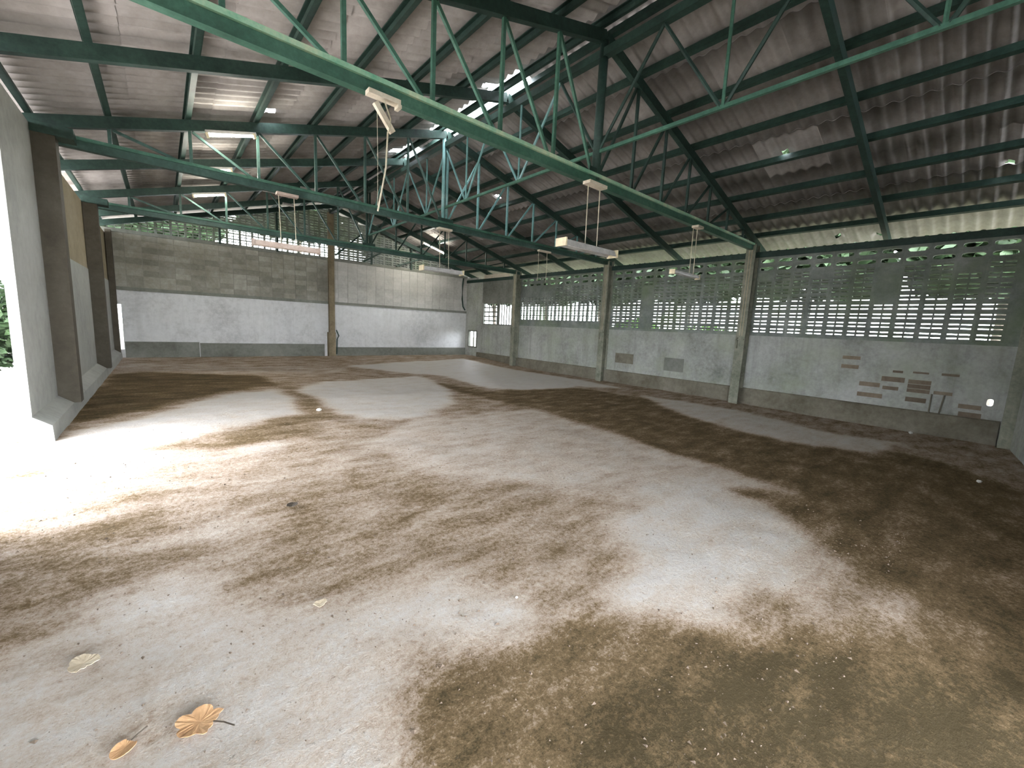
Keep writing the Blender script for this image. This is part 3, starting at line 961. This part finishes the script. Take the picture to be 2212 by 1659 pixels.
def stone(x, y, r, label):
    mb = MB()
    n, m_ = 8, 5
    vs, fs = [], []
    for j in range(m_ + 1):
        ph = math.pi * j / m_
        for k in range(n):
            a = 2 * math.pi * k / n
            q = r * (1 + .25 * noise.noise(Vector((x + 2 * math.cos(a), y + 2 * math.sin(a), j))))
            vs.append((x + q * math.sin(ph) * math.cos(a), y + q * math.sin(ph) * math.sin(a) * .8, fz(x, y) + r * .55 + q * .6 * math.cos(ph)))
    for j in range(m_):
        for k in range(n):
            fs.append((j * n + k, j * n + (k + 1) % n, (j + 1) * n + (k + 1) % n, (j + 1) * n + k))
    solid('stone', mb.add(vs, fs), 'pebble', (x, y, fz(x, y)), label, 'stone')


stone(12.3, .95, .05, 'pale stone at the foot of the near right wall')
stone(8.6, -.1, .035, 'pale stone on the dark floor near the right frame edge')
stone(2.13, 7.96, .05, 'white stone on the brown soil strip between pale cement patches')
stone(1.76, 1.9, .012, 'tiny pale chip on the brown floor at centre foreground')

for nm, mt, cnt, zone in (('soil_crumbs', 'crumb', 3600, (-1.0, 5.5, .3, 7.5)),):
    mb = MB()
    for _ in range(cnt):
        x = random.uniform(zone[0], zone[1])
        y = zone[2] + (zone[3] - zone[2]) * random.random() ** 1.4
        r = random.choice((.003, .004, .005, .006, .009)) * random.uniform(.5, 1.2)
        z = fz(x, y) + .004
        a = random.uniform(0, 6.28)
        e = random.uniform(1, 2.6)
        ps = [(r * e * math.cos(a), r * e * math.sin(a), 0), (r * math.cos(a + 2.1), r * math.sin(a + 2.1), 0), (r * math.cos(a + 4), r * math.sin(a + 4), 0), (0, 0, r * 1.1)]
        mb.add([(x + p[0], y + p[1], z + p[2]) for p in ps], [(0, 2, 1), (0, 1, 3), (1, 2, 3), (2, 0, 3)])
    o = link(nm, mb.mesh(nm, mt, (2, 2, 0)), None, (2, 2, 0))
    o['kind'] = 'stuff'
    tag(o, 'dark crumbs of soil scattered over the floor' if mt == 'crumb' else 'pale crumbs of mortar scattered over the floor', 'debris')


# ------------------------------------------------------------------ outside, seen through the pierced walls
def crown_mesh(name, n, rx, ry, rz, ls, mt, seed, pw=2):
    rnd = random.Random(seed)
    mb = MB()
    for _ in range(n):
        while True:
            p = Vector((rnd.uniform(-1, 1), rnd.uniform(-1, 1), rnd.uniform(-1, 1)))
            if .3 < (abs(p.x) ** pw + abs(p.y) ** pw + abs(p.z) ** pw) ** (1 / pw) < 1:
                break
        q = Vector((p.x * rx, p.y * ry, p.z * rz))
        a = Vector((rnd.gauss(0, 1), rnd.gauss(0, 1), rnd.gauss(0, .6))).normalized()
        b = a.cross(Vector((rnd.gauss(0, 1), rnd.gauss(0, 1), rnd.gauss(0, 1)))).normalized()
        l_ = ls * rnd.uniform(.6, 1.3)
        mb.add([q - a * l_, q + b * l_ * .45, q + a * l_, q - b * l_ * .45], [(0, 1, 2, 3)])
    return mb.mesh(name, mt)


rowc = crown_mesh('crown', 6500, 1.5, 2.12, 2.5, .26, 'foliage', 4, 5)
tk = MB().tube([(0, 0, 0), (.08, .03, 1.6), (-.05, 0, 3.4), (.1, 0, 5.5)], [.22, .17, .14, .06], 9).mesh('trunk', 'bark', smooth=True)
bu = crown_mesh('leaves', 2200, 1.5, 1.5, .75, .16, 'bush', 5)
for k in range(7):
    x, y = 17.0 + .4 * (k % 2), -4.4 + 4.4 * k
    t = thing('tree', (x, y, -.3), 'dark leafy tree in the row right behind the pierced block wall', 'tree', 'row of trees outside the block wall')
    o = link('crown', rowc, t, (0, 0, 6.1))
    o.rotation_euler = (0, 0, math.pi * (k % 2))
    link('trunk', tk, t)
bkc = crown_mesh('crown', 7000, 3.05, 1.5, 2.7, .28, 'foliage', 9, 6)
for k, (x, y, cz) in enumerate(((-.4, 26, 8.1), (6.2, 26.4, 9.25), (12.9, 26, 8.1), (-7.4, 25, 7.0))):
    t = thing('tree', (x, y, -.3), 'tall leafy tree standing behind the pierced back gable', 'tree', 'trees behind the back gable')
    link('crown', bkc, t, (0, 0, cz))
    link('trunk', tk, t).scale = (1, 1, cz / 5.5)
for k, (x, y, zc) in enumerate(((14.35, 6.6, 1.75), (14.35, 9.3, 1.9), (14.35, 13.0, 1.7))):
    t = thing('bush', (x, y, -.3), 'bright green bush glimpsed low through the block wall', 'bush', 'bushes outside the block wall')
    o = link('leaves', bu, t, (0, 0, zc))
    o.rotation_euler = (0, 0, k * 1.1)
    o.scale = (.42, .8, 1.0)
    link('stem', MB().tube([(0, 0, 0), (.03, 0, zc)], .05, 6).mesh('stem', 'bark'), t)
t = thing('bush', (-3.6, 17.6, -.3), 'dark shrub outside the doorway beyond the white wall end', 'bush')
dk = crown_mesh('leaves', 2600, 1.1, 1.1, 1.25, .14, 'foliage', 12)
link('leaves', dk, t, (0, 0, 1.55))
link('stem', MB().tube([(0, 0, 0), (.03, 0, 1.6)], .07, 6).mesh('stem', 'bark'), t)
